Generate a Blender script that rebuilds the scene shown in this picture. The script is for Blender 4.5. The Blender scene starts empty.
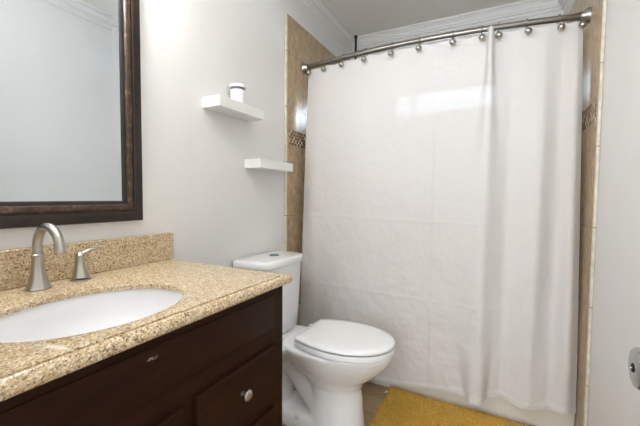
import bpy, bmesh, math, random
from mathutils import Vector, Matrix, noise

C = bpy.context.scene.collection
scene = bpy.context.scene
PI = math.pi
random.seed(7)

# ------------------------------------------------------------------ camera
W, H, YB = 1.52, 2.45, 2.82           # room width, height, far wall
f_px, yaw, pitch, roll = 343.54, -0.46979, 0.04769, -0.0082
fw = Vector((math.sin(yaw)*math.cos(pitch), math.cos(yaw)*math.cos(pitch), -math.sin(pitch)))
rt = Vector((math.cos(yaw), -math.sin(yaw), 0)); up = rt.cross(fw)
r2 = rt*math.cos(roll) - up*math.sin(roll); u2 = up*math.cos(roll) + rt*math.sin(roll)
cd = bpy.data.cameras.new('camera'); cam = bpy.data.objects.new('camera', cd); C.objects.link(cam)
cd.sensor_width = 36; cd.lens = 36*f_px/640; cd.clip_start = 0.02
M3 = Matrix((r2, u2, -fw)).transposed()
cam.matrix_world = Matrix.Translation((1.1475, 0, 1.1098)) @ M3.to_4x4()
scene.camera = cam

# ------------------------------------------------------------------ world, lights, exposure
world = bpy.data.worlds.new('sky'); scene.world = world; world.use_nodes = True
bg = world.node_tree.nodes['Background']
bg.inputs[0].default_value = (0.60, 0.80, 1.0, 1); bg.inputs[1].default_value = 6.0

def area(name, loc, rot, sx, sy, power, col=(1, 1, 1)):
    d = bpy.data.lights.new(name, 'AREA'); d.shape = 'RECTANGLE'; d.size = sx; d.size_y = sy
    d.energy = power; d.color = col
    o = bpy.data.objects.new(name, d); C.objects.link(o); o.location = loc; o.rotation_euler = rot
    return o
area('window_daylight', (0.79, 3.05, 1.98), (math.radians(-80), 0, 0), 0.8, 0.3, 14, (0.70, 0.84, 1.0))
def point(name, loc, power, radius, col):
    d = bpy.data.lights.new(name, 'POINT'); d.energy = power; d.shadow_soft_size = radius; d.color = col
    o = bpy.data.objects.new(name, d); C.objects.link(o); o.location = loc; return o
point('ceiling_fill_light', (0.75, 0.60, 2.18), 4.0, 0.13, (0.96, 0.97, 1.0))  # added fill light hung below the invented ceiling fixture
area('hall_fill_light', (0.85, -1.70, 1.35), (math.radians(90), 0, 0), 1.2, 1.7, 32, (0.87, 0.93, 1.0))  # unseen added area light, fills the room through the doorway; no window here
VANITY_POWER = 3.1
VANITY_COL = (0.95, 0.97, 1.0)
scene.view_settings.view_transform = 'Standard'
scene.view_settings.look = 'None'
scene.view_settings.exposure = 0.74
scene.view_settings.gamma = 1
scene.view_settings.use_curve_mapping = False

# ------------------------------------------------------------------ helpers
def s2l(c):
    return tuple((v/12.92 if v <= .04045 else ((v+.055)/1.055)**2.4) for v in (x/255 for x in c))

class NT:
    def __init__(s, name):
        s.m = bpy.data.materials.new(name); s.m.use_nodes = True; s.t = s.m.node_tree
        s.b = s.t.nodes['Principled BSDF']; s.out = s.t.nodes['Material Output']
    def n(s, typ, **k):
        o = s.t.nodes.new(typ)
        for a, v in k.items(): setattr(o, a, v)
        return o
    def l(s, a, b): s.t.links.new(a, b)
    def coord(s, scale=(1, 1, 1)):
        tc = s.n('ShaderNodeTexCoord'); mp = s.n('ShaderNodeMapping'); mp.inputs['Scale'].default_value = scale
        s.l(tc.outputs['Object'], mp.inputs['Vector']); return mp.outputs[0]
    def noise(s, vec, scale, detail=4, rough=.55):
        o = s.n('ShaderNodeTexNoise'); o.inputs['Scale'].default_value = scale
        o.inputs['Detail'].default_value = detail; o.inputs['Roughness'].default_value = rough
        s.l(vec, o.inputs['Vector']); return o.outputs[0]
    def ramp(s, fac, stops, interp='LINEAR'):
        o = s.n('ShaderNodeValToRGB'); o.color_ramp.interpolation = interp; e = o.color_ramp.elements
        while len(e) < len(stops): e.new(0.5)
        for el, (p, c) in zip(e, stops): el.position = p; el.color = (*c, 1) if len(c) == 3 else c
        s.l(fac, o.inputs[0]); return o.outputs[0]
    def mix(s, fac, a, b, mode='MIX'):
        o = s.n('ShaderNodeMix'); o.data_type = 'RGBA'; o.blend_type = mode
        for sock, v in ((o.inputs[0], fac), (o.inputs[6], a), (o.inputs[7], b)):
            if isinstance(v, (int, float)): sock.default_value = v
            elif isinstance(v, tuple): sock.default_value = (*v, 1)
            else: s.l(v, sock)
        return o.outputs[2]
    def math(s, op, a, b=None, clamp=False):
        o = s.n('ShaderNodeMath'); o.operation = op; o.use_clamp = clamp
        for i, v in enumerate((a, b)):
            if v is None: continue
            if isinstance(v, (int, float)): o.inputs[i].default_value = v
            else: s.l(v, o.inputs[i])
        return o.outputs[0]
    def bump(s, h, strength=.2, dist=.01):
        o = s.n('ShaderNodeBump'); o.inputs['Strength'].default_value = strength; o.inputs['Distance'].default_value = dist
        s.l(h, o.inputs['Height']); s.l(o.outputs[0], s.b.inputs['Normal'])
    def col(s, c):
        if isinstance(c, tuple): s.b.inputs['Base Color'].default_value = (*c, 1)
        else: s.l(c, s.b.inputs['Base Color'])
    def set(s, **k):
        names = dict(rough='Roughness', metal='Metallic', spec='Specular IOR Level', coat='Coat Weight', coat_r='Coat Roughness',
                     trans='Transmission Weight', ior='IOR', sheen='Sheen Weight', alpha='Alpha')
        for a, v in k.items(): s.b.inputs[names[a]].default_value = v
        return s

def plain(name, rgb, rough=.5, metal=0., var=.06, scale=6, bump=0., bscale=120, **k):
    t = NT(name); c = s2l(rgb); v = t.coord()
    nz = t.noise(v, scale)
    t.col(t.ramp(nz, [(.3, tuple(x*(1-var) for x in c)), (.7, tuple(min(1, x*(1+var)) for x in c))]))
    t.set(rough=rough, metal=metal, **k)
    if bump: t.bump(t.noise(v, bscale, 2), bump, .002)
    return t.m

M = {}
M['wall'] = plain('wall_paint', (229, 228, 225), .55, var=.01, bump=.12, bscale=90)
M['ceiling'] = plain('ceiling_paint', (243, 240, 233), .8, var=.01, bump=.1, bscale=150)
M['trim'] = plain('white_trim_paint', (236, 235, 232), .35, var=.008)
M['door'] = plain('white_door_paint', (232, 232, 232), .35, var=.008)
M['shelf'] = plain('white_shelf_laminate', (238, 238, 236), .4, var=.005)
M['porcelain'] = plain('white_porcelain', (240, 240, 240), .08, var=.004, coat=.4, coat_r=.03)
M['seat'] = plain('white_seat_plastic', (240, 240, 239), .18, var=.004)
M['tub'] = plain('white_tub_enamel', (232, 224, 210), .2, var=.01)
M['nickel'] = plain('brushed_nickel', (180, 176, 168), .28, 1.0, var=.05, scale=40)
M['chrome'] = plain('polished_chrome', (178, 178, 178), .12, 1.0, var=.02)
M['rodmetal'] = plain('satin_steel', (150, 147, 141), .3, 1.0, var=.04, scale=30)
M['dark'] = plain('dark_gap', (22, 17, 14), .7)
M['darkpole'] = plain('dark_bronze_pole', (58, 54, 50), .4, .6)
M['candle'] = plain('white_jar_glaze', (238, 238, 236), .25, var=.01)
M['band'] = plain('lid_shadow_grey', (92, 92, 98), .4)  # grey for the shade painted under the jar lid
M['bolt'] = plain('white_cap_plastic', (232, 230, 226), .3)
M['teal'] = plain('tinted_chrome_button', (120, 160, 160), .12, .9)
M['hall'] = plain('hall_paint', (215, 213, 208), .7, var=.01)
M['backing'] = plain('rug_backing', (150, 112, 40), .9)
M['tag'] = plain('white_tag_cloth', (235, 230, 215), .8)
M['caulk'] = plain('grey_caulk', (150, 140, 125), .7)

# dark wood of the vanity
t = NT('espresso_wood'); v = t.coord((14, 1.6, 14)); nz = t.noise(v, 3.0, 6)
base = t.ramp(nz, [(.3, s2l((36, 18, 9))), (.7, s2l((50, 27, 14)))])
v2 = t.coord((1, 1, 1)); chips = t.ramp(t.noise(v2, 55, 2, .4), [(.765, (0, 0, 0)), (.80, (1, 1, 1))])
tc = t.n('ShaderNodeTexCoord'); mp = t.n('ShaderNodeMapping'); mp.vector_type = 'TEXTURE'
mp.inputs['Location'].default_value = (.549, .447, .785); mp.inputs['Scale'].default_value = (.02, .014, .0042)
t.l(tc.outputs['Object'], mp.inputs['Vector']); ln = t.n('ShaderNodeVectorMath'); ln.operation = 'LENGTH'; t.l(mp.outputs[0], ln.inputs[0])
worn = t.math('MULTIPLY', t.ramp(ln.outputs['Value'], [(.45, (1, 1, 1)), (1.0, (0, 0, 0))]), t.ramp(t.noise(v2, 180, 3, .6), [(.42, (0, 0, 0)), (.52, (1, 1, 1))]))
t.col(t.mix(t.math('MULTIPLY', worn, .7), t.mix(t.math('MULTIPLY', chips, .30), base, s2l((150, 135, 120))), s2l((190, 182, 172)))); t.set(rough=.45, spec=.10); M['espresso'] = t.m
# bronze frame of the mirror
t = NT('mottled_bronze_wood'); v = t.coord(); nz = t.noise(v, 38, 6, .7)
t.col(t.ramp(nz, [(.35, s2l((42, 29, 22))), (.55, s2l((74, 53, 40))), (.72, s2l((135, 112, 92)))])); t.set(rough=.35, spec=.5); M['bronze'] = t.m
t = NT('dark_walnut_frame'); v = t.coord((1, 1, 1)); nz = t.noise(v, 22, 5, .6)
t.col(t.ramp(nz, [(.3, s2l((26, 18, 15))), (.7, s2l((48, 33, 26)))])); t.set(rough=.3, spec=.5); M['walnut'] = t.m
t = NT('mirror_glass'); t.col((.78, .83, .87)); t.set(metal=1.0, rough=.0); M['mirror'] = t.m
t = NT('mirror_bevel'); t.col((.84, .89, .91)); t.set(metal=1.0, rough=.02); M['bevel'] = t.m

# granite
t = NT('golden_granite'); v = t.coord()
n1 = t.noise(v, 40, 6, .75); n2 = t.noise(v, 190, 4, .7); n3 = t.noise(v, 120, 3, .65)
vor = t.n('ShaderNodeTexVoronoi'); vor.inputs['Scale'].default_value = 330; t.l(v, vor.inputs['Vector'])
c = t.ramp(n1, [(.32, s2l((190, 164, 126))), (.52, s2l((203, 179, 142))), (.70, s2l((216, 196, 164)))])
cell = t.n('ShaderNodeSeparateColor'); t.l(vor.outputs['Color'], cell.inputs[0])
c = t.mix(t.ramp(cell.outputs[0], [(.60, (0, 0, 0)), (.72, (.8, .8, .8))]), c, s2l((172, 142, 104)))
c = t.mix(t.ramp(cell.outputs[1], [(.66, (0, 0, 0)), (.78, (.9, .9, .9))]), c, s2l((226, 214, 188)))
dk = t.math('MULTIPLY', t.ramp(cell.outputs[2], [(.76, (0, 0, 0)), (.84, (1, 1, 1))]), t.ramp(n3, [(.40, (0, 0, 0)), (.55, (1, 1, 1))]))
c = t.mix(t.math('MULTIPLY', dk, .85), c, s2l((96, 74, 54)))
c = t.mix(t.ramp(n2, [(.58, (0, 0, 0)), (.66, (.8, .8, .8))]), c, s2l((112, 84, 56)))
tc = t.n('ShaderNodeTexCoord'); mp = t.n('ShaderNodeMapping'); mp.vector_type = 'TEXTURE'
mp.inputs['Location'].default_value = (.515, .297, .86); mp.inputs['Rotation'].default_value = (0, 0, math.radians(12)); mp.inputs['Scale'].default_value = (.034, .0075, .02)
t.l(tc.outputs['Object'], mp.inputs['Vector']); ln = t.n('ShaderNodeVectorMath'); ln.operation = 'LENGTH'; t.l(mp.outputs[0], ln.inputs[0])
c = t.mix(t.ramp(ln.outputs['Value'], [(.5, (.65, .65, .65)), (1.0, (0, 0, 0))]), c, s2l((240, 234, 222)))   # narrow pale streak in front of the sink
t.col(c); t.set(rough=.12, spec=.5); M['granite'] = t.m

# travertine wall tile
def tile_mat(name, axis):
    t = NT(name); tc = t.n('ShaderNodeTexCoord'); sp = t.n('ShaderNodeSeparateXYZ'); t.l(tc.outputs['Object'], sp.inputs[0])
    cb = t.n('ShaderNodeCombineXYZ'); t.l(sp.outputs[axis], cb.inputs[0]); t.l(sp.outputs[2], cb.inputs[1])
    br = t.n('ShaderNodeTexBrick'); t.l(cb.outputs[0], br.inputs['Vector'])
    br.offset = .5; br.inputs['Scale'].default_value = 1; br.inputs['Brick Width'].default_value = .33; br.inputs['Row Height'].default_value = .33
    br.inputs['Mortar Size'].default_value = .0022; br.inputs['Mortar Smooth'].default_value = .1
    br.inputs['Color1'].default_value = (*s2l((190, 166, 134)), 1); br.inputs['Color2'].default_value = (*s2l((182, 158, 126)), 1)
    br.inputs['Mortar'].default_value = (*s2l((168, 145, 115)), 1)
    n1 = t.noise(t.coord((5, 5, 3)), 6.5, 8, .72)
    n2 = t.noise(t.coord((40, 40, 22)), 2.5, 4, .7)
    c = t.mix(.8, br.outputs[0], t.ramp(n1, [(.36, (.62, .60, .57)), (.5, (.88, .87, .86)), (.64, (1.12, 1.12, 1.12))]), 'MULTIPLY')
    c = t.mix(t.ramp(n2, [(.55, (0, 0, 0)), (.72, (.5, .5, .5))]), c, s2l((138, 112, 84)))
    t.col(c); t.set(rough=.26, spec=.4); t.bump(t.math('SUBTRACT', 1.0, br.outputs['Fac']), .3, .002); return t.m
M['tile_y'] = tile_mat('travertine_tile_side', 1); M['tile_x'] = tile_mat('travertine_tile_back', 0)
# mosaic band: small chips
def mosaic_mat(name, axis):
    t = NT(name); tc = t.n('ShaderNodeTexCoord'); sp = t.n('ShaderNodeSeparateXYZ'); t.l(tc.outputs['Object'], sp.inputs[0])
    S = 1/.0188
    a = t.math('MULTIPLY', sp.outputs[axis], S); b = t.math('MULTIPLY', t.math('SUBTRACT', sp.outputs[2], 1.4275), S)
    fa, fb = t.math('FLOOR', a), t.math('FLOOR', b)
    cb = t.n('ShaderNodeCombineXYZ'); t.l(fa, cb.inputs[0]); t.l(fb, cb.inputs[1])
    wn = t.n('ShaderNodeTexWhiteNoise'); wn.noise_dimensions = '2D'; t.l(cb.outputs[0], wn.inputs['Vector'])
    chk = t.math('MODULO', t.math('ABSOLUTE', t.math('ADD', fa, fb)), 2.0)
    f2 = t.math('ADD', t.math('MULTIPLY', wn.outputs['Value'], .45), t.math('MULTIPLY', chk, .55))
    c = t.ramp(f2, [(0, s2l((58, 38, 28))), (.34, s2l((70, 46, 34))), (.62, s2l((140, 110, 82))), (.80, s2l((206, 186, 154)))], 'CONSTANT')
    ea = t.math('ABSOLUTE', t.math('SUBTRACT', t.math('FRACT', a), .5)); eb = t.math('ABSOLUTE', t.math('SUBTRACT', t.math('FRACT', b), .5))
    g = t.math('GREATER_THAN', t.math('MAXIMUM', ea, eb), .43)
    t.col(t.mix(g, c, s2l((190, 168, 136)))); t.set(rough=.15); return t.m
M['mosaic_y'] = mosaic_mat('mosaic_chips_side', 1); M['mosaic_x'] = mosaic_mat('mosaic_chips_back', 0)
# pale bullnose edge
t = NT('pale_bullnose_stone'); sp = t.n('ShaderNodeSeparateXYZ'); tc = t.n('ShaderNodeTexCoord'); t.l(tc.outputs['Object'], sp.inputs[0])
fr = t.math('FRACT', t.math('MULTIPLY', sp.outputs[2], 1/.33)); g = t.math('LESS_THAN', fr, .012)
c = t.ramp(t.noise(t.coord((20, 20, 9)), 3, 5), [(.35, s2l((208, 198, 180))), (.65, s2l((230, 223, 210)))])
t.col(t.mix(g, c, s2l((160, 140, 115)))); t.set(rough=.25); M['bullnose'] = t.m
# floor planks
t = NT('grey_brown_plank_floor'); v = t.coord(); br = t.n('ShaderNodeTexBrick'); t.l(v, br.inputs['Vector'])
br.inputs['Scale'].default_value = 1; br.inputs['Brick Width'].default_value = .9; br.inputs['Row Height'].default_value = .15; br.inputs['Mortar Size'].default_value = .0015
br.inputs['Color1'].default_value = (*s2l((172, 148, 116)), 1); br.inputs['Color2'].default_value = (*s2l((156, 132, 102)), 1); br.inputs['Mortar'].default_value = (*s2l((80, 66, 52)), 1)
gr = t.noise(t.coord((3, 40, 1)), 3, 6, .65)
t.col(t.mix(.55, br.outputs[0], t.ramp(gr, [(.3, (.30, .28, .25)), (.7, (.75, .72, .68))]), 'OVERLAY')); t.set(rough=.4); M['floor'] = t.m
# rug pile
t = NT('mustard_shag'); n1 = t.noise(t.coord(), 90, 4, .7); n2 = t.noise(t.coord(), 14, 3)
c = t.ramp(n1, [(.3, s2l((204, 160, 56))), (.55, s2l((228, 188, 80))), (.75, s2l((240, 208, 110)))])
t.col(t.mix(t.ramp(n2, [(.35, (.35, .35, .35)), (.65, (0, 0, 0))]), c, s2l((202, 156, 52)))); t.set(rough=.9, sheen=.2); M['shag'] = t.m
# curtain cloth
t = NT('white_cotton_cloth'); v = t.coord()
wv = t.noise(t.coord((60, 60, 60)), 8, 2); big = t.noise(t.coord((1, 1, .7)), 24, 4, .6)
bp = t.n('ShaderNodeBump'); bp.inputs['Strength'].default_value = .55; bp.inputs['Distance'].default_value = .004
t.l(t.math('ADD', t.math('MULTIPLY', big, .8), t.math('MULTIPLY', wv, .15)), bp.inputs['Height'])
cc = s2l((224, 220, 216))
di = t.n('ShaderNodeBsdfDiffuse'); di.inputs[0].default_value = (*cc, 1); t.l(bp.outputs[0], di.inputs['Normal'])
tl = t.n('ShaderNodeBsdfTranslucent'); tl.inputs[0].default_value = (*s2l((236, 238, 240)), 1); t.l(bp.outputs[0], tl.inputs['Normal'])
tp = t.n('ShaderNodeBsdfTransparent')
m1 = t.n('ShaderNodeMixShader'); m1.inputs[0].default_value = .13; t.l(di.outputs[0], m1.inputs[1]); t.l(tl.outputs[0], m1.inputs[2])
m2 = t.n('ShaderNodeMixShader'); m2.inputs[0].default_value = .016; t.l(m1.outputs[0], m2.inputs[1]); t.l(tp.outputs[0], m2.inputs[2])
t.l(m2.outputs[0], t.out.inputs[0]); t.t.nodes.remove(t.b); M['curtain'] = t.m
# window pane
t = NT('clear_window_glass'); gl = t.n('ShaderNodeBsdfGlossy'); gl.inputs['Roughness'].default_value = .02; tp = t.n('ShaderNodeBsdfTransparent')
fn = t.n('ShaderNodeFresnel'); mx = t.n('ShaderNodeMixShader'); t.l(fn.outputs[0], mx.inputs[0]); t.l(tp.outputs[0], mx.inputs[1]); t.l(gl.outputs[0], mx.inputs[2])
t.l(mx.outputs[0], t.out.inputs[0]); t.t.nodes.remove(t.b); M['pane'] = t.m
def emis(name, col, strength):
    t = NT(name); t.b.inputs['Base Color'].default_value = (*col, 1)
    t.b.inputs['Emission Color'].default_value = (*col, 1); t.b.inputs['Emission Strength'].default_value = strength; return t.m
M['shade'] = emis('frosted_lit_glass', (1, .96, .9), 2.0)

def new_obj(name, me, parent=None, loc=None):
    o = bpy.data.objects.new(name, me); C.objects.link(o)
    if parent: o.parent = parent
    if loc: o.location = loc
    return o
def obj(name, bm, mat, parent=None, smooth=True, bevel=0., seg=2, sub=0, angle=40):
    bmesh.ops.recalc_face_normals(bm, faces=bm.faces)
    me = bpy.data.meshes.new(name); bm.to_mesh(me); bm.free()
    for m in (mat if isinstance(mat, (list, tuple)) else [mat]): me.materials.append(m)
    if smooth:
        for p in me.polygons: p.use_smooth = True
        me.set_sharp_from_angle(angle=math.radians(angle))
    o = new_obj(name, me, parent)
    if parent: # geometry is given in world space; keep it there under a moved parent
        o.matrix_parent_inverse = Matrix.Translation(parent.location).inverted()
    if bevel:
        b = o.modifiers.new('bevel', 'BEVEL'); b.width = bevel; b.segments = seg; b.limit_method = 'ANGLE'; b.harden_normals = False
    if sub:
        s = o.modifiers.new('sub', 'SUBSURF'); s.levels = sub; s.render_levels = sub
    return o
def thing(name, label, cat, loc=(0, 0, 0), group=None):
    o = new_obj(name, None, None, loc); o.empty_display_size = .05
    return tag(o, label, cat, group)
def tag(o, label, cat, group=None):
    o['label'] = label; o['category'] = cat
    if group: o['group'] = group
    return o
def struct(o): o['kind'] = 'structure'; return o

def box(bm, x0, x1, y0, y1, z0, z1):
    vs = [bm.verts.new((x, y, z)) for x in (x0, x1) for y in (y0, y1) for z in (z0, z1)]
    for f in ((0, 1, 3, 2), (4, 6, 7, 5), (0, 4, 5, 1), (2, 3, 7, 6), (0, 2, 6, 4), (1, 5, 7, 3)):
        bm.faces.new([vs[i] for i in f])
    return vs
def B(*bs):
    bm = bmesh.new()
    for b in bs: box(bm, *b)
    return bm
def loft(bm, rings, cap0=True, cap1=True, closed=True):
    R = [[bm.verts.new(p) for p in r] for r in rings]
    n = len(R[0])
    for a, b in zip(R, R[1:]):
        for i in range(n if closed else n-1):
            j = (i+1) % n
            bm.faces.new((a[i], a[j], b[j], b[i]))
    if cap0: bm.faces.new(R[0])
    if cap1: bm.faces.new(R[-1])
    return R
def tube(bm, pts, rad, n=14, cap=True):
    pts = [Vector(p) for p in pts]; rings = []
    prev = None
    for i, p in enumerate(pts):
        d = ((pts[i+1] if i+1 < len(pts) else p) - (pts[i-1] if i else p)).normalized()
        if prev is None:
            a = d.cross(Vector((0, 0, 1)) if abs(d.z) < .9 else Vector((1, 0, 0))).normalized()
        else:
            a = (prev - d*prev.dot(d)).normalized()
        prev = a; b = d.cross(a); r = rad[i] if isinstance(rad, (list, tuple)) else rad
        rings.append([p + a*r*math.cos(2*PI*k/n) + b*r*math.sin(2*PI*k/n) for k in range(n)])
    loft(bm, rings, cap, cap)
def lathe(bm, prof, c=(0, 0, 0), axis='z', n=28):
    rings = []
    for r, h in prof:
        ring = []
        for k in range(n):
            a, b = r*math.cos(2*PI*k/n), r*math.sin(2*PI*k/n)
            p = {'z': (a, b, h), 'x': (h, a, b), 'y': (a, h, b)}[axis]
            ring.append((c[0]+p[0], c[1]+p[1], c[2]+p[2]))
        rings.append(ring)
    loft(bm, rings)
def prism(bm, prof, p0, p1, side):
    """profile (a, b): a along side vector, b up; swept from p0 to p1"""
    p0, p1, side = Vector(p0), Vector(p1), Vector(side)
    rings = [[p + side*a + Vector((0, 0, b)) for a, b in prof] for p in (p0, p1)]
    loft(bm, rings)
def lerp(a, b, t): return a + (b-a)*t
def interp(tab, x):
    if x <= tab[0][0]: return tab[0][1]
    for (a, va), (b, vb) in zip(tab, tab[1:]):
        if x <= b: return lerp(va, vb, (x-a)/(b-a))
    return tab[-1][1]
def sm(tab, x, w=.03):
    return sum(interp(tab, x+w*k/3) for k in range(-3, 4))/7

# ------------------------------------------------------------------ room shell
TH = .12
FY = -1.75                                    # far end of the hall behind the camera
struct(obj('floor', B((-TH, W+TH, FY, YB+TH, -.06, 0)), M['floor'], smooth=False))
struct(obj('ceiling', B((-TH, W+TH, FY, YB+TH, H, H+.06)), M['ceiling'], smooth=False))
struct(obj('wall_left', B((-TH, 0, -.12, YB+TH, 0, H)), M['wall'], smooth=False))
struct(obj('wall_right', B((W, W+TH, -.12, YB+TH, 0, H)), M['wall'], smooth=False))
wx0, wx1, wz0, wz1 = .385, 1.16, 1.77, 1.955
struct(obj('wall_back', B((0, wx0, YB, YB+TH, 0, H), (wx1, W, YB, YB+TH, 0, H), (wx0, wx1, YB, YB+TH, 0, wz0), (wx0, wx1, YB, YB+TH, wz1, H)), M['wall'], smooth=False))
dx0, dx1, dzt = .66, 1.475, 2.06
struct(obj('wall_front', B((0, dx0, -.12, 0, 0, H), (dx1, W, -.12, 0, 0, H), (dx0, dx1, -.12, 0, dzt, H)), M['wall'], smooth=False))
struct(obj('wall_hall', B((-TH, 0, FY, -.12, 0, H), (W, W+TH, FY, -.12, 0, H), (-TH, W+TH, FY-.1, FY, 0, H)), M['hall'], smooth=False))

# window high in the tiled wall
wo = struct(new_obj('window_1', None, None, (.79, YB+.06, 1.88)))
fr_ = .018
obj('window_frame', B((wx0, wx1, YB+.03, YB+.08, wz0, wz0+fr_), (wx0, wx1, YB+.03, YB+.08, wz1-fr_, wz1), (wx0, wx0+fr_, YB+.03, YB+.08, wz0+fr_, wz1-fr_),
    (wx1-fr_, wx1, YB+.03, YB+.08, wz0+fr_, wz1-fr_), (.525, .575, YB+.03, YB+.08, wz0+fr_, wz1-fr_)), M['trim'], wo, bevel=.003)
obj('window_pane', B((wx0+fr_, wx1-fr_, YB+.052, YB+.056, wz0+fr_, wz1-fr_)), M['pane'], wo, smooth=False)

# crown moulding
cr = [(0, 0), (.0635, 0), (.0635, -.014), (.0585, -.0145), (.0535, -.0150), (.0535, -.0185), (.0570, -.0190), (.0560, -.0230), (.0470, -.0300), (.0400, -.0420), (.0370, -.0510), (.0290, -.0512), (.0290, -.0550), (.0330, -.0556), (.0300, -.0630), (.0220, -.0690), (.0150, -.0692), (.0150, -.0730), (.0175, -.0735), (.0160, -.0800), (.0110, -.0850), (0, -.086)]
def crown(name, p0, p1, side):
    bm = bmesh.new(); prism(bm, cr, p0, p1, side); return struct(obj(name, bm, M['trim'], angle=25))
crown('trim_1', (0, 0, H), (0, YB, H), (1, 0, 0))
crown('trim_2', (0, YB, H), (W, YB, H), (0, -1, 0))
crown('trim_3', (W, 0, H), (W, YB, H), (-1, 0, 0))
crown('trim_4', (0, 0, H), (W, 0, H), (0, 1, 0))

# tile surround
TT, ZT = .010, 2.2024
YL, YR = 1.772, 1.748
struct(obj('trim_5', B((0, TT, YL+.021, YB, 0, ZT)), M['tile_y'], smooth=False))
struct(obj('trim_6', B((W-TT, W, YR+.021, YB, 0, ZT)), M['tile_y'], smooth=False))
struct(obj('trim_7', B((TT, wx0, YB-TT, YB, 0, ZT), (wx1, W-TT, YB-TT, YB, 0, ZT), (wx0, wx1, YB-TT, YB, 0, wz0), (wx0, wx1, YB-TT, YB, wz1, ZT)), M['tile_x'], smooth=False))
struct(obj('trim_8', B((0, TT+.001, YL, YL+.021, 0, ZT)), M['bullnose'], bevel=.004))
struct(obj('trim_9', B((W-TT-.001, W, YR, YR+.021, 0, ZT)), M['bullnose'], bevel=.004))
mz0, mz1 = 1.4275, 1.5215
struct(obj('trim_10', B((TT, TT+.002, YL+.045, YB-TT, mz0, mz1)), M['mosaic_y'], smooth=False))
struct(obj('trim_11', B((W-TT-.002, W-TT, YR+.048, YB-TT, mz0, mz1)), M['mosaic_y'], smooth=False))
struct(obj('trim_12', B((TT+.002, W-TT-.002, YB-TT-.002, YB-TT, mz0, mz1)), M['mosaic_x'], smooth=False))
bb = [(0, 0), (.012, 0), (.012, .085), (.008, .1), (0, .1)]
bm = bmesh.new(); prism(bm, bb, (0, .93, 0), (0, YL, 0), (1, 0, 0)); struct(obj('baseboard_left', bm, M['trim']))
bm = bmesh.new(); prism(bm, bb, (W, 0, 0), (W, YR, 0), (-1, 0, 0)); struct(obj('baseboard_right', bm, M['trim']))
# door casing round the doorway
struct(obj('trim_13', B((dx0-.06, dx0, 0, .014, 0, dzt+.06), (dx0, dx1, 0, .014, dzt, dzt+.06)), M['trim'], bevel=.003))

# open door standing against the right wall, knob on the room side
do = struct(new_obj('door_1', None, None, (1.45, .03, 0)))
bm = B((1.432, 1.467, .035, .845, .008, 2.04)); obj('door_slab', bm, M['door'], do, bevel=.002)
kx, ky, kz = 1.366, .750, .824
bm = bmesh.new()
lathe(bm, [(.0, 1.4318), (.033, 1.4318), (.033, 1.427), (.028, 1.421), (.0125, 1.418), (.0115, 1.402), (.017, 1.396), (.029, 1.388), (.0345, 1.379), (.0345, 1.372), (.031, 1.367), (.018, 1.3645), (.012, 1.3648), (.0, 1.3648)], (0, ky, kz), 'x', 36)
kn = obj('door_knob', bm, M['chrome'], do); kn['label'] = 'round polished chrome door knob'
bm = bmesh.new(); lathe(bm, [(0, 1.3639), (.0075, 1.3639), (.0075, 1.3649), (0, 1.3649)], (0, ky, kz), 'x', 20); obj('lock_hole', bm, M['dark'], kn)
bm = bmesh.new(); lathe(bm, [(0, 1.3605), (.0028, 1.3608), (.0028, 1.3640), (0, 1.3640)], (0, ky, kz), 'x', 14); obj('lock_pin', bm, M['chrome'], kn)

# ------------------------------------------------------------------ bathtub
bm = bmesh.new()
tx0, tx1, ty0, ty1, tz = TT+.001, W-TT-.001, 1.918, YB-TT-.003, .40
def rrect(x0, x1, y0, y1, r, z, n=6):
    pts = []
    for cx, cy, a0 in ((x1-r, y1-r, 0), (x0+r, y1-r, 90), (x0+r, y0+r, 180), (x1-r, y0+r, 270)):
        for k in range(n+1):
            a = math.radians(a0+90*k/n); pts.append((cx+r*math.cos(a), cy+r*math.sin(a), z))
    return pts
loft(bm, [rrect(tx0, tx1, ty0+.012, ty1, .004, 0), rrect(tx0, tx1, ty0+.006, ty1, .004, .06), rrect(tx0, tx1, ty0, ty1, .004, .34), rrect(tx0, tx1, ty0, ty1, .006, tz-.012),
          rrect(tx0+.004, tx1-.004, ty0+.006, ty1-.004, .008, tz), rrect(tx0+.09, tx1-.09, ty0+.085, ty1-.07, .12, tz),
          rrect(tx0+.105, tx1-.105, ty0+.10, ty1-.085, .12, tz-.02), rrect(tx0+.17, tx1-.15, ty0+.13, ty1-.12, .12, .12), rrect(tx0+.24, tx1-.22, ty0+.18, ty1-.17, .1, .07)])
tag(obj('bathtub', bm, M['tub'], angle=50), 'white alcove bathtub whose apron shows under the curtain hem', 'bathtub')

# ------------------------------------------------------------------ curtain rod, hooks, curtain, pole
ZR = 1.949
sag = .080
Rr = (W*W/4+sag*sag)/(2*sag)
def rod_y(x): return 1.997 - (math.sqrt(max(0, Rr*Rr-(x-W/2)**2)) - (Rr-sag))
rod = thing('curtain_rod', 'curved satin steel shower rod spanning between the two tiled walls', 'curtain rod', (W/2, 1.95, ZR))
bm = bmesh.new(); tube(bm, [(x, rod_y(x), ZR) for x in [TT+.03+(W-2*TT-.06)*k/48 for k in range(49)]], .0145, 18); obj('rod_tube', bm, M['rodmetal'], rod)
for s in (0, 1):
    bm = bmesh.new(); prof = [(.0, 0), (.034, 0), (.034, .006), (.026, .016), (.0195, .034), (.0175, .048), (.0, .048)]
    lathe(bm, [(r, (TT+h) if s == 0 else (W-TT-h)) for r, h in prof], (0, rod_y(.01)+.0, ZR), 'x'); obj('flange', bm, M['nickel'], rod)

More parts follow.
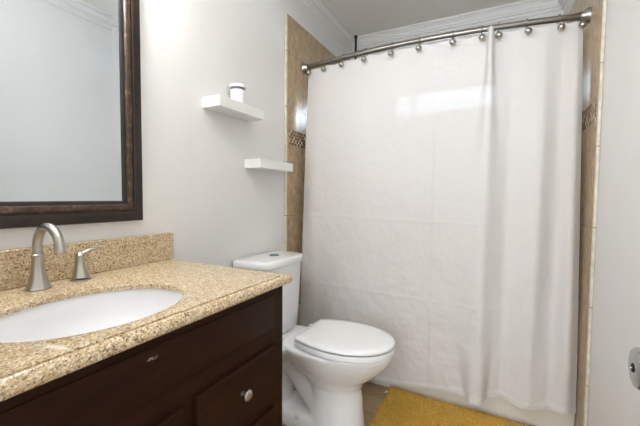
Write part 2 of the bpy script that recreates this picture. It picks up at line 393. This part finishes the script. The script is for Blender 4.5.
hooks = [.075, .187, .314, .459, .617, .765, .932, 1.066, 1.138, 1.261, 1.391, 1.472]
order = ['first', 'second', 'third', 'fourth', 'fifth', 'sixth', 'seventh', 'eighth', 'ninth', 'tenth', 'eleventh', 'twelfth']
h0 = None
for i, x in enumerate(hooks):
    if i == 0:
        h0 = thing('curtain_hook', '', 'curtain hook', (0, 0, 0))
        bm = bmesh.new()
        pts = []
        for k in range(15):
            a = math.radians(-70 + 230*k/14)
            pts.append((0, -.0182*math.cos(a), .0182*math.sin(a)))
        pts = [(0, -.020, -.046), (0, -.021, -.036), (0, -.016, -.024)] + pts[1:] + [(0, .015, -.020), (0, .006, -.040)]
        tube(bm, pts, .0026, 8); obj('hook_wire', bm, M['rodmetal'], h0)
        bm = bmesh.new()
        lathe(bm, [(0, -.0165), (.007, -.0152), (.012, -.0110), (.0158, -.0045), (.0163, .001), (.0147, .0062), (.0098, .010), (.0045, .0115), (0, .0115)], (.001, -.033, -.053), 'y', 20); obj('hook_ball', bm, M['nickel'], h0)
        h = h0
    else:
        h = h0.copy(); C.objects.link(h)
        for ch in h0.children:
            c = ch.copy(); C.objects.link(c); c.parent = h
    h.location = (x, rod_y(x), ZR); h.rotation_euler = (0, 0, math.atan((rod_y(x+.005)-rod_y(x-.005))/.01))
    h['label'] = 'nickel ball curtain hook, ' + order[i] + ' from the left end of the curved rod'
    h['group'] = 'ball hooks along the curtain rod'

hem_y = 1.885
hem_z = [(.03, .03), (.40, .037), (.503, .040), (.617, .055), (.703, .062), (.865, .082), (.992, .090), (1.03, .086), (1.055, .082), (1.075, .083), (1.12, .095), (1.14, .107), (1.191, .118), (1.286, .104), (1.387, .115), (1.509, .127)]
def bump_(x, c, wl, wr):
    w = wl if x < c else wr
    return math.exp(-((x-c)/w)**2)
def tri(tab, t): return interp(tab, t)
def curtain_pt(x, t):
    zt = ZR-.026
    hk = min(abs(x-h) for h in hooks)
    zt -= .006*min(1, (hk/.06)**2)
    zb = sm(hem_z, x, .015)
    z = lerp(zt, zb, t)
    yt = rod_y(x)-.004
    yb = hem_y
    y = lerp(yt, yb, min(1, t*1.15)**.8 if t > 0 else 0)
    # A: tall pleat
    cA = tri([(0, 1.108), (.2, 1.108), (.5, 1.100), (.8, 1.095), (1, 1.092)], t)
    aA = tri([(0, .050), (.04, .056), (.25, .042), (.5, .048), (.85, .052), (1, .060)], t)
    wl = tri([(0, .013), (.1, .017), (.3, .045), (.5, .085), (.85, .075), (1, .044)], t)
    wr = tri([(0, .013), (.1, .017), (.3, .040), (.5, .050), (.85, .046), (1, .040)], t)
    d_ = abs((x-cA)/(wl if x < cA else wr)); pw = tri([(0, 4), (.12, 3), (.35, 2), (.85, 2), (1, 4.5)], t)
    b_ = math.exp(-d_**pw); y -= aA*b_
    if t < .05: z += .016*b_*(1-t/.05)
    y += tri([(0, 0), (.2, .010), (.6, .020), (1, .016)], t)*bump_(x, 1.205, .035, .05)
    # B: softer fold
    cB = tri([(0, 1.335), (.5, 1.325), (1, 1.31)], t)
    y -= tri([(0, .004), (.15, .018), (.5, .034), (.85, .030), (1, .016)], t)*bump_(x, cB, .060, .040)
    y += tri([(0, 0), (.3, .010), (1, .014)], t)*bump_(x, 1.405, .035, .03)
    # C: last fold, turning back at the free edge
    y -= tri([(0, .005), (.15, .018), (.8, .026), (1, .012)], t)*bump_(x, 1.462, .032, .022)
    y += tri([(0, 0), (.1, .012), (1, .018)], t)*bump_(x, 1.508, .018, .1)
    # gentle waves on the flat part
    y -= .010*t*bump_(x, .74, .10, .08) + .007*bump_(x, .42, .09, .10)*tri([(0, .3), (.4, 1), (1, .6)], t)
    y -= .010*bump_(x, .13, .05, .06)*tri([(0, .5), (1, 1)], t)
    # packing creases
    y -= .0010*max(0, 1-abs(x-.856)/.010)*min(1, t*4)
    y += .003*(.5-.5*math.tanh((x-.856)/.004))*min(1, t*3)*bump_(x, .856, .15, .1)
    for zc in (.985, .560):
        zz = zc + .006*math.sin(x*5)
        y -= .0018*max(0, 1-abs(z-zz)/.010)
    # cloth wrinkles
    p = Vector((x*7, 3.1, z*5)); q = Vector((x*22, 1.7, z*17))
    k = tri([(0, .3), (.3, .6), (.6, 1.0), (1, 1.3)], t)
    y += k*(.0042*noise.noise(p) + .0019*noise.noise(q) + .0011*noise.noise(q*2.3))
    if z < zb+.022: y -= .0032
    return (x, min(y, 2.03 if z > .42 else 1.911), z)
nx, nz_ = 330, 250
xs = [.052 + (1.507-.052)*i/nx for i in range(nx+1)]
bm = bmesh.new()
rows = []
for j in range(nz_+1):
    t_ = j/nz_
    rows.append([bm.verts.new(curtain_pt(x - .022*(1-t_)*(max(0, x-1.40)/.11), t_)) for x in xs])
for a, b in zip(rows, rows[1:]):
    for i in range(nx): bm.faces.new((a[i], a[i+1], b[i+1], b[i]))
cu = obj('shower_curtain', bm, M['curtain'], angle=180)
tag(cu, 'plain white cotton shower curtain hanging from the curved rod', 'shower curtain')

po = thing('tension_pole', 'thin dark tension pole in the shower corner, touching the ceiling above the rod', 'pole', (.077, 2.742, tz))
bm = bmesh.new(); tube(bm, [(.077, 2.742, tz+.02), (.077, 2.742, H-.02)], .0085, 14); obj('pole_tube', bm, M['darkpole'], po)
bm = bmesh.new(); lathe(bm, [(0, H-.024), (.010, H-.024), (.013, H-.004), (.013, H-.0005), (0, H-.0005)], (.077, 2.742, 0)); obj('pole_foot', bm, M['dark'], po)
bm = bmesh.new(); lathe(bm, [(0, tz+.001), (.014, tz+.001), (.012, tz+.024), (0, tz+.024)], (.077, 2.742, 0)); obj('pole_foot', bm, M['dark'], po)

# ------------------------------------------------------------------ vanity cabinet
va = thing('vanity_cabinet', 'dark espresso wood vanity cabinet under the granite counter', 'cabinet', (.27, .46, 0))
XF, Y0, Y1, ZC = .545, .004, .925, .829
bm = B((.004, XF, Y0, Y0+.018, .10, ZC-.001), (.004, XF, Y1-.018, Y1, .10, ZC-.001), (.004, .012, Y0+.018, Y1-.018, .10, ZC-.001), (XF-.018, XF, Y0+.018, Y1-.018, .10, ZC-.001), (.012, XF-.018, Y0+.018, Y1-.018, .10, .118)); obj('cabinet_body', bm, M['espresso'], va, bevel=.0015)
obj('toe_kick', B((.02, XF-.06, Y0+.01, Y1-.01, .0, .099)), M['espresso'], va, smooth=False)
def panel_face(y0, y1, z0, z1, th=.010, frame=0.):
    bm = bmesh.new()
    x0 = XF+.0005
    if not frame:
        loft(bm, [[(x0, y0, z0), (x0, y1, z0), (x0, y1, z1), (x0, y0, z1)], [(x0+th*.6, y0, z0), (x0+th*.6, y1, z0), (x0+th*.6, y1, z1), (x0+th*.6, y0, z1)],
                  [(x0+th, y0+.004, z0+.004), (x0+th, y1-.004, z0+.004), (x0+th, y1-.004, z1-.004), (x0+th, y0+.004, z1-.004)]])
    else:
        def rg(x, o): return [(x, y0+o, z0+o), (x, y1-o, z0+o), (x, y1-o, z1-o), (x, y0+o, z1-o)]
        loft(bm, [rg(x0, 0), rg(x0+th*.6, 0), rg(x0+th, .004), rg(x0+th, frame), rg(x0+th*.35, frame+.008), rg(x0+th*.3, frame+.02), rg(x0+th*.8, frame+.035)])
    return bm
def knob(parent, y, z):
    bm = bmesh.new()
    lathe(bm, [(0, XF+.0085), (.0085, XF+.0085), (.0085, XF+.011), (.0055, XF+.013), (.0050, XF+.022), (.0090, XF+.026), (.0145, XF+.030), (.0150, XF+.033), (.0125, XF+.0365), (.006, XF+.0385), (0, XF+.039)], (0, y, z), 'x', 26)
    k = obj('knob', bm, M['nickel'], parent); k['label'] = 'round brushed nickel knob'; return k
obj('false_front', panel_face(.05, .873, .702, .806, .0035), M['espresso'], va)
for i, (z0, z1) in enumerate(((.498, .651), (.315, .455), (.135, .275))):
    d = obj('drawer', panel_face(.556, .873, z0, z1, .012), M['espresso'], va); knob(d, .710, (z0+z1)/2+.004)
for y0, y1, ky_ in ((.045, .275, .25), (.285, .517, .31)):
    d = obj('door', panel_face(y0, y1, .135, .647, .012, .05), M['espresso'], va); knob(d, ky_, .52)

# ------------------------------------------------------------------ countertop
ct = thing('countertop', 'speckled golden granite countertop with backsplash on the dark vanity', 'countertop', (.29, .47, .83))
X0, X1, CY0, CY1 = .002, .5705, .003, .943
SCX, SCY, SAX, SAY = .350, .453, .163, .203
angs = sorted([2*PI*k/112 for k in range(112)] + [math.atan2(y-SCY, x-SCX) % (2*PI) for x in (X0, X1) for y in (CY0, CY1)])
def rect_pt(a):
    dx, dy = math.cos(a), math.sin(a); ts = []
    if abs(dx) > 1e-9: ts += [((X1 if dx > 0 else X0)-SCX)/dx]
    if abs(dy) > 1e-9: ts += [((CY1 if dy > 0 else CY0)-SCY)/dy]
    q = min(ts); return SCX+dx*q, SCY+dy*q
outer = [rect_pt(a) for a in angs]
def oring(o, z):
    r = []
    for x, y in outer:
        r.append((lerp(X0+.0, X1-o, (x-X0)/(X1-X0)), lerp(CY0, CY1-o, (y-CY0)/(CY1-CY0)), z))
    return r
def ering(o, z):
    out = []
    for (x, y) in outer:
        a = math.atan2((y-SCY)/SAY, (x-SCX)/SAX)
        out.append((SCX+(SAX+o)*math.cos(a), SCY+(SAY+o)*math.sin(a), z))
    return out
ZTOP = .860
rings = [ering(0, .8455), ering(0, ZTOP-.003), ering(.001, ZTOP-.001), ering(.004, ZTOP), oring(.0210, ZTOP), oring(.0202, ZTOP-.0050), oring(.0175, ZTOP-.0052), oring(.0166, ZTOP-.0016), oring(.0125, ZTOP-.0014), oring(.0085, ZTOP-.0034), oring(.004, ZTOP-.0085), oring(.001, ZTOP-.0135),
         oring(0, ZTOP-.019), oring(.001, ZTOP-.0245), oring(.005, ZTOP-.0285), oring(.010, .8305), oring(.05, .8305), oring(.05, .8455), ering(0, .8455)]
bm = bmesh.new(); loft(bm, rings, False, False); bmesh.ops.remove_doubles(bm, verts=bm.verts, dist=1e-5)
obj('slab', bm, M['granite'], ct, angle=35)
obj('backsplash', B((.001, .022, CY0, .943, ZTOP+.0004, ZTOP+.104)), M['granite'], ct, bevel=.0025)

# sink
sk = thing('sink', 'white oval undermount sink set in the granite counter', 'sink', (SCX, SCY, .68))
bm = bmesh.new(); N = 72; rings = []
def er(sx, sy, z): return [(SCX+sx*math.cos(2*PI*k/N), SCY+sy*math.sin(2*PI*k/N), z) for k in range(N)]
prof = [(1.13, .829), (1.035, .829), (1.02, .822)] + [(1.02*math.cos(a)**.62 if a < PI/2-.01 else .12, .822-.135*math.sin(a)) for a in [PI/2*k/14 for k in range(1, 14)]] + [(.14, .6868)]
prof_out = [(.14, .676), (.6, .695), (.95, .75), (1.08, .81), (1.13, .812)]
bm = bmesh.new(); R = loft(bm, [er(SAX*s, SAY*s, z) for s, z in prof] , False, False)
lo = loft(bm, [er(SAX*s, SAY*s, z) for s, z in prof_out], False, False)
for a, b in ((R[-1], lo[0]), (lo[-1], R[0])):
    for i in range(N): bm.faces.new((a[i], a[(i+1) % N], b[(i+1) % N], b[i]))
bmesh.ops.translate(bm, verts=bm.verts, vec=(0, 0, .0158))
obj('basin', bm, M['porcelain'], sk, angle=60)
bm = bmesh.new(); lathe(bm, [(0, .684), (.0225, .684), (.028, .6895), (.0235, .6915), (.020, .6895), (.0, .6885)], (SCX, SCY, 0)); bmesh.ops.translate(bm, verts=bm.verts, vec=(0, 0, .0158)); obj('drain', bm, M['chrome'], sk)

# faucet
fx, fy = .082, .463
fa = thing('faucet', 'brushed nickel gooseneck faucet with two lever handles behind the sink', 'faucet', (fx, fy, ZTOP))
bm = bmesh.new()
z0 = ZTOP
def hexish(r, z, n=32, k=.06, cx=fx, cy=fy):
    return [(cx+r*(1+k*math.cos(6*2*PI*i/n))*math.cos(2*PI*i/n), cy+r*(1+k*math.cos(6*2*PI*i/n))*math.sin(2*PI*i/n), z) for i in range(n)]
loft(bm, [hexish(.0275, z0+.0005), hexish(.0275, z0+.004), hexish(.0245, z0+.008), hexish(.0200, z0+.020), hexish(.0158, z0+.040), hexish(.0134, z0+.060), hexish(.0126, z0+.076), hexish(.0132, z0+.082, k=.02), hexish(.0145, z0+.086, k=0), hexish(.0145, z0+.091, k=0), hexish(.0118, z0+.094, k=0)])
obj('spout_base', bm, M['nickel'], fa, angle=30)
Rg, zc = .0545, .972
pts = [(fx, fy, z0+.092), (fx, fy, z0+.1)] + [(fx+Rg-Rg*math.cos(PI*k/22), fy, zc+Rg*math.sin(PI*k/22)) for k in range(23)]
pts = pts[:-1] + [(fx+2*Rg-.0003, fy, zc+.005), (fx+2*Rg, fy, zc+.001), (fx+2*Rg, fy, zc-.005)]
rad = [.0110]*(len(pts)-3) + [.0110, .0132, .0132]
bm = bmesh.new(); tube(bm, pts, rad, 20); obj('spout', bm, M['nickel'], fa)
for hy, sgn in ((.570, 1), (.352, -1)):
    bm = bmesh.new(); hx = .075
    H_ = lambda r, z, k=.05: hexish(r, z, 32, k, hx, hy)
    loft(bm, [H_(.0245, z0+.0005), H_(.0245, z0+.005), H_(.0185, z0+.0065)]); obj('handle_base', bm, M['nickel'], fa, angle=30)
    bm = bmesh.new()
    loft(bm, [H_(.0205, z0+.0085), H_(.0210, z0+.010), H_(.0180, z0+.020), H_(.0138, z0+.038), H_(.0122, z0+.052), H_(.0124, z0+.062, .02), H_(.0132, z0+.067, 0), H_(.0118, z0+.076, 0), H_(.006, z0+.082, 0)])
    hb = obj('handle', bm, M['nickel'], fa, angle=30)
    bm = bmesh.new(); ringz = []
    for k in range(13):
        q = k/12; c = Vector((hx+.004*q, hy+sgn*(-.004+.070*q), z0+.074+.014*q+.006*math.sin(PI*q)))
        w = lerp(.0075, .0062, q)*(1 if k < 12 else .5); h_ = lerp(.0062, .0030, q)*(1 if k < 12 else .5)
        ringz.append([c+Vector((w*math.cos(2*PI*i/16), 0, h_*math.sin(2*PI*i/16))) for i in range(16)])
    loft(bm, ringz); obj('lever', bm, M['nickel'], hb)

# ------------------------------------------------------------------ mirror
MY0, MY1, MZ0, MZ1 = .095, .813, 1.020, 1.870
mi = thing('wall_mirror', 'large mirror in a dark brown frame on the wall above the sink', 'mirror', (0.001, .4565, 1.0175))
def frame_part(name, prof, mat, parent):
    bm = bmesh.new(); rings = []
    for o, x in prof:
        rings.append([(x, MY0+o, MZ0+o), (x, MY1-o, MZ0+o), (x, MY1-o, MZ1-o), (x, MY0+o, MZ1-o)])
    loft(bm, rings + [rings[0]], False, False); bmesh.ops.remove_doubles(bm, verts=bm.verts, dist=1e-6)
    return obj(name, bm, mat, parent, angle=30)
frm = frame_part('frame', [(0, .001), (0, .020), (.003, .024), (.020, .0275), (.030, .026), (.0335, .0235), (.036, .0245), (.036, .001)], M['walnut'], mi)
frame_part('bronze_molding', [(.0362, .001), (.0362, .0225), (.042, .0275), (.050, .0285), (.056, .026), (.0585, .021), (.0585, .001)], M['bronze'], frm)
frame_part('inner_lip', [(.0587, .001), (.0587, .0185), (.064, .0165), (.070, .0105), (.070, .001)], M['dark'], frm)
o1, o2 = .0702, .094
gb = bmesh.new(); gx = .0085
loft(gb, [[(.0012, MY0+o1, MZ0+o1), (.0012, MY1-o1, MZ0+o1), (.0012, MY1-o1, MZ1-o1), (.0012, MY0+o1, MZ1-o1)], [(gx+.0009, MY0+o1, MZ0+o1), (gx+.0009, MY1-o1, MZ0+o1), (gx+.0009, MY1-o1, MZ1-o1), (gx+.0009, MY0+o1, MZ1-o1)],
          [(gx, MY0+o2, MZ0+o2), (gx, MY1-o2, MZ0+o2), (gx, MY1-o2, MZ1-o2), (gx, MY0+o2, MZ1-o2)]])
obj('mirror_glass', gb, M['mirror'], mi, smooth=False)

# ------------------------------------------------------------------ shelves, jar
def shelf(y0, y1, z0, z1, label):
    bm = B((.0005, .100, y0, y1, z0, z1))
    return tag(obj('wall_shelf', bm, M['shelf'], bevel=.0012, smooth=False), label, 'shelf', 'white floating shelves')
shelf(1.120, 1.432, 1.493, 1.5385, 'upper white floating shelf with the jar on it')
shelf(1.401, 1.7126, 1.2525, 1.2985, 'lower empty white floating shelf beside the tile edge')
jz = 1.539
ja = thing('jar', 'small white lidded jar with painted lid shadow on the upper shelf', 'jar', (.052, 1.287, jz))
JC = (.052, 1.290, 0)
bm = bmesh.new(); lathe(bm, [(0, jz), (.031, jz), (.0335, jz+.004), (.0335, jz+.066), (0, jz+.066)], JC, n=36); obj('jar_body', bm, M['candle'], ja)
bm = bmesh.new(); lathe(bm, [(0, jz+.0661), (.0325, jz+.0661), (.0325, jz+.0765), (0, jz+.0765)], JC, n=36); obj('lid_shadow_ring', bm, M['band'], ja)  # dark ring stands in for the shadow under the lid
bm = bmesh.new(); lathe(bm, [(0, jz+.0766), (.037, jz+.0766), (.0395, jz+.079), (.0395, jz+.0885), (.036, jz+.0925), (.012, jz+.094), (0, jz+.094)], JC, n=36); obj('jar_lid', bm, M['candle'], ja)

# ------------------------------------------------------------------ toilet
TY = 1.47
to = thing('toilet', 'white two-piece toilet with closed lid between vanity and shower curtain', 'toilet', (.35, TY, 0))
def sec(x0, x1, hw, z, xm=None, pw=2.0, pb=2.6, n=48, dy=0):
    """egg section: front half ellipse, squarer back; widest at xm"""
    if xm is None: xm = lerp(x0, x1, .42)
    pts = []
    for k in range(n):
        a = 2*PI*k/n; c, s = math.cos(a), math.sin(a)
        e = pw if c > 0 else pb
        cc = math.copysign(abs(c)**(2/e), c); ss = math.copysign(abs(s)**(2/e), s)
        pts.append((xm + cc*((x1-xm) if c > 0 else (xm-x0)), TY+dy+ss*hw, z))
    return pts
bm = bmesh.new()
loft(bm, [sec(.36, .640, .105, .0005, .50), sec(.36, .638, .104, .03, .50), sec(.37, .632, .096, .10, .50), sec(.375, .626, .090, .17, .50), sec(.37, .618, .092, .22, .50),
          sec(.34, .640, .108, .26, .48), sec(.30, .685, .132, .295, .47), sec(.27, .722, .152, .33, .46), sec(.25, .745, .166, .360, .46), sec(.235, .759, .176, .388, .46), sec(.23, .764, .180, .406, .46), sec(.235, .760, .176, .4135, .46), sec(.25, .745, .16, .4155, .46)])
# deck under the tank
loft(bm, [sec(.06, .36, .10, .30, .2, 4, 4), sec(.04, .38, .135, .35, .2, 4, 4), sec(.032, .40, .150, .375, .2, 4, 4), sec(.030, .40, .152, .394, .2, 4, 4), sec(.035, .40, .148, .400, .2, 4, 4)])
# trapway
tube(bm, [(.52, TY, .16), (.46, TY, .115), (.40, TY, .13), (.345, TY, .20), (.295, TY, .265), (.235, TY, .285), (.185, TY, .25), (.165, TY, .18), (.165, TY, .09), (.165, TY, .02)],
     [.06, .072, .076, .078, .080, .080, .078, .076, .08, .085], 20)
# foot
loft(bm, [sec(.10, .56, .108, .0005, .3, 3, 3), sec(.10, .56, .107, .03, .3, 3, 3), sec(.115, .54, .098, .055, .3, 3, 3), sec(.14, .50, .08, .07, .3, 3, 3)])
bo = obj('bowl', bm, M['porcelain'], to, angle=180)
rm = bo.modifiers.new('remesh', 'REMESH'); rm.mode = 'VOXEL'; rm.voxel_size = .0055; rm.use_smooth_shade = True
sm_ = bo.modifiers.new('smooth', 'SMOOTH'); sm_.iterations = 6; sm_.factor = .5
for s in (-1, 1):
    bm = bmesh.new(); lathe(bm, [(0, .052), (.012, .052), (.012, .060), (.009, .069), (.004, .072), (0, .072)], (.335, TY+s*.094, 0), n=20); obj('bolt_cap', bm, M['bolt'], to)
# seat and lid
def lidsec(o, z, n=44):
    x0, x1, xm, hw, hb, r = .338+o, .773-o, .53, .181-o, .142-o, .018
    pts = []
    for k in range(n+1):                       # rounded front
        a = -PI/2 + PI*k/n; c, s_ = math.cos(a), math.sin(a)
        pts.append((xm+(x1-xm)*abs(c)**.94, TY+hw*s_, z))
    side = lambda q: hw-(hw-hb)*q**1.8         # narrowing towards the hinge
    for k in range(1, 12):
        q = k/12; pts.append((xm-(xm-x0-r)*q, TY+side(q), z))
    for k in range(7):
        a = PI/2 + PI/2*k/6; pts.append((x0+r+r*math.cos(a), TY+hb-r+r*math.sin(a), z))
    for k in range(7):
        a = PI + PI/2*k/6; pts.append((x0+r+r*math.cos(a), TY-hb+r+r*math.sin(a), z))
    for k in range(11, 0, -1):
        q = k/12; pts.append((xm-(xm-x0-r)*q, TY-side(q), z))
    return pts
bm = bmesh.new(); loft(bm, [lidsec(.03, .4210), lidsec(.003, .4210), lidsec(0, .4225), lidsec(0, .4405), lidsec(.001, .4430), lidsec(.004, .4440), lidsec(.008, .4440), lidsec(.010, .4400), lidsec(.03, .4400)]); obj('seat', bm, M['seat'], to)
bm = bmesh.new(); loft(bm, [lidsec(.03, .4495), lidsec(.004, .4495), lidsec(.0005, .4505), lidsec(0, .453), lidsec(.001, .4590), lidsec(.006, .4635), lidsec(.03, .4668), lidsec(.07, .4685), lidsec(.12, .4690)]); obj('seat_lid', bm, M['seat'], to)
for s in (-1, 1):
    bm = bmesh.new(); box(bm, .310, .352, TY+s*.07-.016, TY+s*.07+.016, .4000, .4490); obj('hinge', bm, M['seat'], to, bevel=.006, seg=3)
# tank
def trect(x0, x1, y0, y1, z, r=.03, bow=0.):
    pts = rrect(x0, x1, y0, y1, r, z, 6); out = []
    for x, y, zz in pts:
        q = (x-x0)/(x1-x0); out.append((x+bow*q*(1-((y-TY)/((y1-y0)/2))**2), y, zz))
    return out
def trect2(x0, x1, hw, z, r, bow, n=8):
    """rounded tank outline, back flat, bowed front, points evenly laid"""
    pts = []
    pts += [(x0, TY+hw-.0, z), (x0, TY-hw, z)]
    m = 24
    front = []
    for k in range(m+1):
        y = -hw + 2*hw*k/m
        d = hw-abs(y); rr = r
        cx = 0 if d >= rr else rr-math.sqrt(max(0, rr*rr-(rr-d)**2))
        front.append((x1 + bow*(1-(y/hw)**2) - cx, TY+y, z))
    return pts + front
def tk(o, z, r=.045): return [(x, y+.018, zz) for x, y, zz in trect2(.022, .196-o, .182-o, z, r, .022)]
bm = bmesh.new(); loft(bm, [tk(.022, .4015), tk(.014, .410), tk(.010, .50), tk(.004, .65), tk(.001, .752), tk(.001, .757)]); obj('tank', bm, M['porcelain'], to, angle=50)
def tl_(o, z): return [(x, y+.015, zz) for x, y, zz in trect2(.012+o, .206-o, .188-o, z, .05, .024)]
bm = bmesh.new(); loft(bm, [tl_(.006, .758), tl_(.001, .761), tl_(0, .768), tl_(0, .785), tl_(.004, .792), tl_(.012, .7955), tl_(.03, .797)]); obj('tank_lid', bm, M['porcelain'], to, angle=50)
bm = bmesh.new(); lathe(bm, [(0, .7965), (.026, .7965), (.026, .800), (.022, .8025), (0, .803)], (.115, 1.502, 0), n=28); fb = obj('flush_button', bm, M['teal'], to); fb['label'] = 'round greenish chrome dual flush button'

# ------------------------------------------------------------------ rug
RX0, RX1, RY0, RY1 = 0, .84, -.56, 0
ru = thing('bath_rug', 'shaggy mustard yellow bath rug on the floor along the tub', 'rug', (.645, 1.905, 0))
ang = math.radians(-3.2)
def rp(x, y, z):
    return Vector((.645 + x*math.cos(ang) + .0*y, 1.910 + x*math.sin(ang) + y, z))
bm = bmesh.new(); loft(bm, [[rp(x, y, z) for x, y in ((.004, -.556), (.836, -.556), (.836, -.004), (.004, -.004))] for z in (.0006, .006)]); obj('backing', bm, M['backing'], ru, smooth=False)
bm = bmesh.new()
nu, nv = 130, 88
g = [[bm.verts.new(rp(.002+.836*i/nu, -.558+.556*j/nv, .0065 + (0 if i in (0, nu) or j in (0, nv) else +.012+.008*noise.noise(Vector((i*.9, j*.9, 0)))))) for i in range(nu+1)] for j in range(nv+1)]
for a, b in zip(g, g[1:]):
    for i in range(nu): bm.faces.new((a[i], a[i+1], b[i+1], b[i]))
rng = random.Random(3)
for k in range(15000):
    x, y = rng.uniform(.0, .84), rng.uniform(-.56, 0)
    a = rng.uniform(0, 2*PI); ln = rng.uniform(.014, .027); tl = rng.uniform(.002, .009)
    base = rp(x, y, .007); tip = base + Vector((tl*math.cos(a), tl*math.sin(a), ln)); tip.y = min(tip.y, 1.916)
    w = rng.uniform(.0014, .0026); b_ = rng.uniform(0, PI)
    v3 = [bm.verts.new(base+Vector((w*math.cos(b_+q), w*math.sin(b_+q), 0))) for q in (0, 2.09, 4.19)]
    v4 = [bm.verts.new(tip+Vector((w*.6*math.cos(b_+q), w*.6*math.sin(b_+q), 0))) for q in (0, 2.09, 4.19)]
    for q in range(3): bm.faces.new((v3[q], v3[(q+1) % 3], v4[(q+1) % 3], v4[q]))
    bm.faces.new(v4)
pl = obj('pile', bm, M['shag'], ru, smooth=False)
bm = bmesh.new(); p = rp(-.004, -.055, .012)
loft(bm, [[p+Vector(q) for q in ((-.014, -.011, 0), (.004, -.011, .002), (.004, .011, .002), (-.014, .011, 0))], [p+Vector(q) for q in ((-.014, -.011, .002), (.004, -.011, .004), (.004, .011, .004), (-.014, .011, .002))]])
obj('care_tag', bm, M['tag'], ru, smooth=False)

# ------------------------------------------------------------------ lamps (above the frame of the photo)
vl = thing('vanity_light', 'three-shade vanity light fixed to the wall above the mirror', 'lamp', (.0, .4565, 2.06))
obj('back_plate', B((.001, .02, .22, .70, 2.03, 2.10)), M['nickel'], vl, bevel=.004)
for y in (.27, .4565, .643):
    bm = bmesh.new(); tube(bm, [(.02, y, 2.065), (.09, y, 2.07), (.108, y, 2.065), (.11, y, 2.045), (.11, y, 2.03)], .007, 10); a_ = obj('arm', bm, M['nickel'], vl)
    bm = bmesh.new(); lathe(bm, [(0, 2.04), (.022, 2.04), (.034, 2.01), (.048, 1.965), (.046, 1.963), (.030, 2.005), (.015, 2.03), (0, 2.03)], (.11, y, 0)); obj('lamp_shade', bm, M['shade'], vl)
    ld = bpy.data.lights.new('vanity_bulb', 'POINT'); ld.energy = VANITY_POWER; ld.shadow_soft_size = .04; ld.color = VANITY_COL
    lo_ = bpy.data.objects.new('vanity_bulb', ld); C.objects.link(lo_); lo_.location = (.11, y, 1.935)
cl = thing('added_ceiling_light', 'added round flush ceiling light, unseen, brightening the bathroom', 'lamp', (.75, .60, H))  # invented fixture, added out of view to carry the ceiling fill
bm = bmesh.new(); lathe(bm, [(0, H-.0005), (.17, H-.0005), (.17, H-.02), (.16, H-.025), (0, H-.025)], (.75, .60, 0), n=40); obj('lamp_base', bm, M['nickel'], cl)
bm = bmesh.new(); lathe(bm, [(0, H-.0255), (.155, H-.0255), (.15, H-.06), (.11, H-.085), (.05, H-.095), (0, H-.096)], (.75, .60, 0), n=40); obj('diffuser', bm, M['shade'], cl)
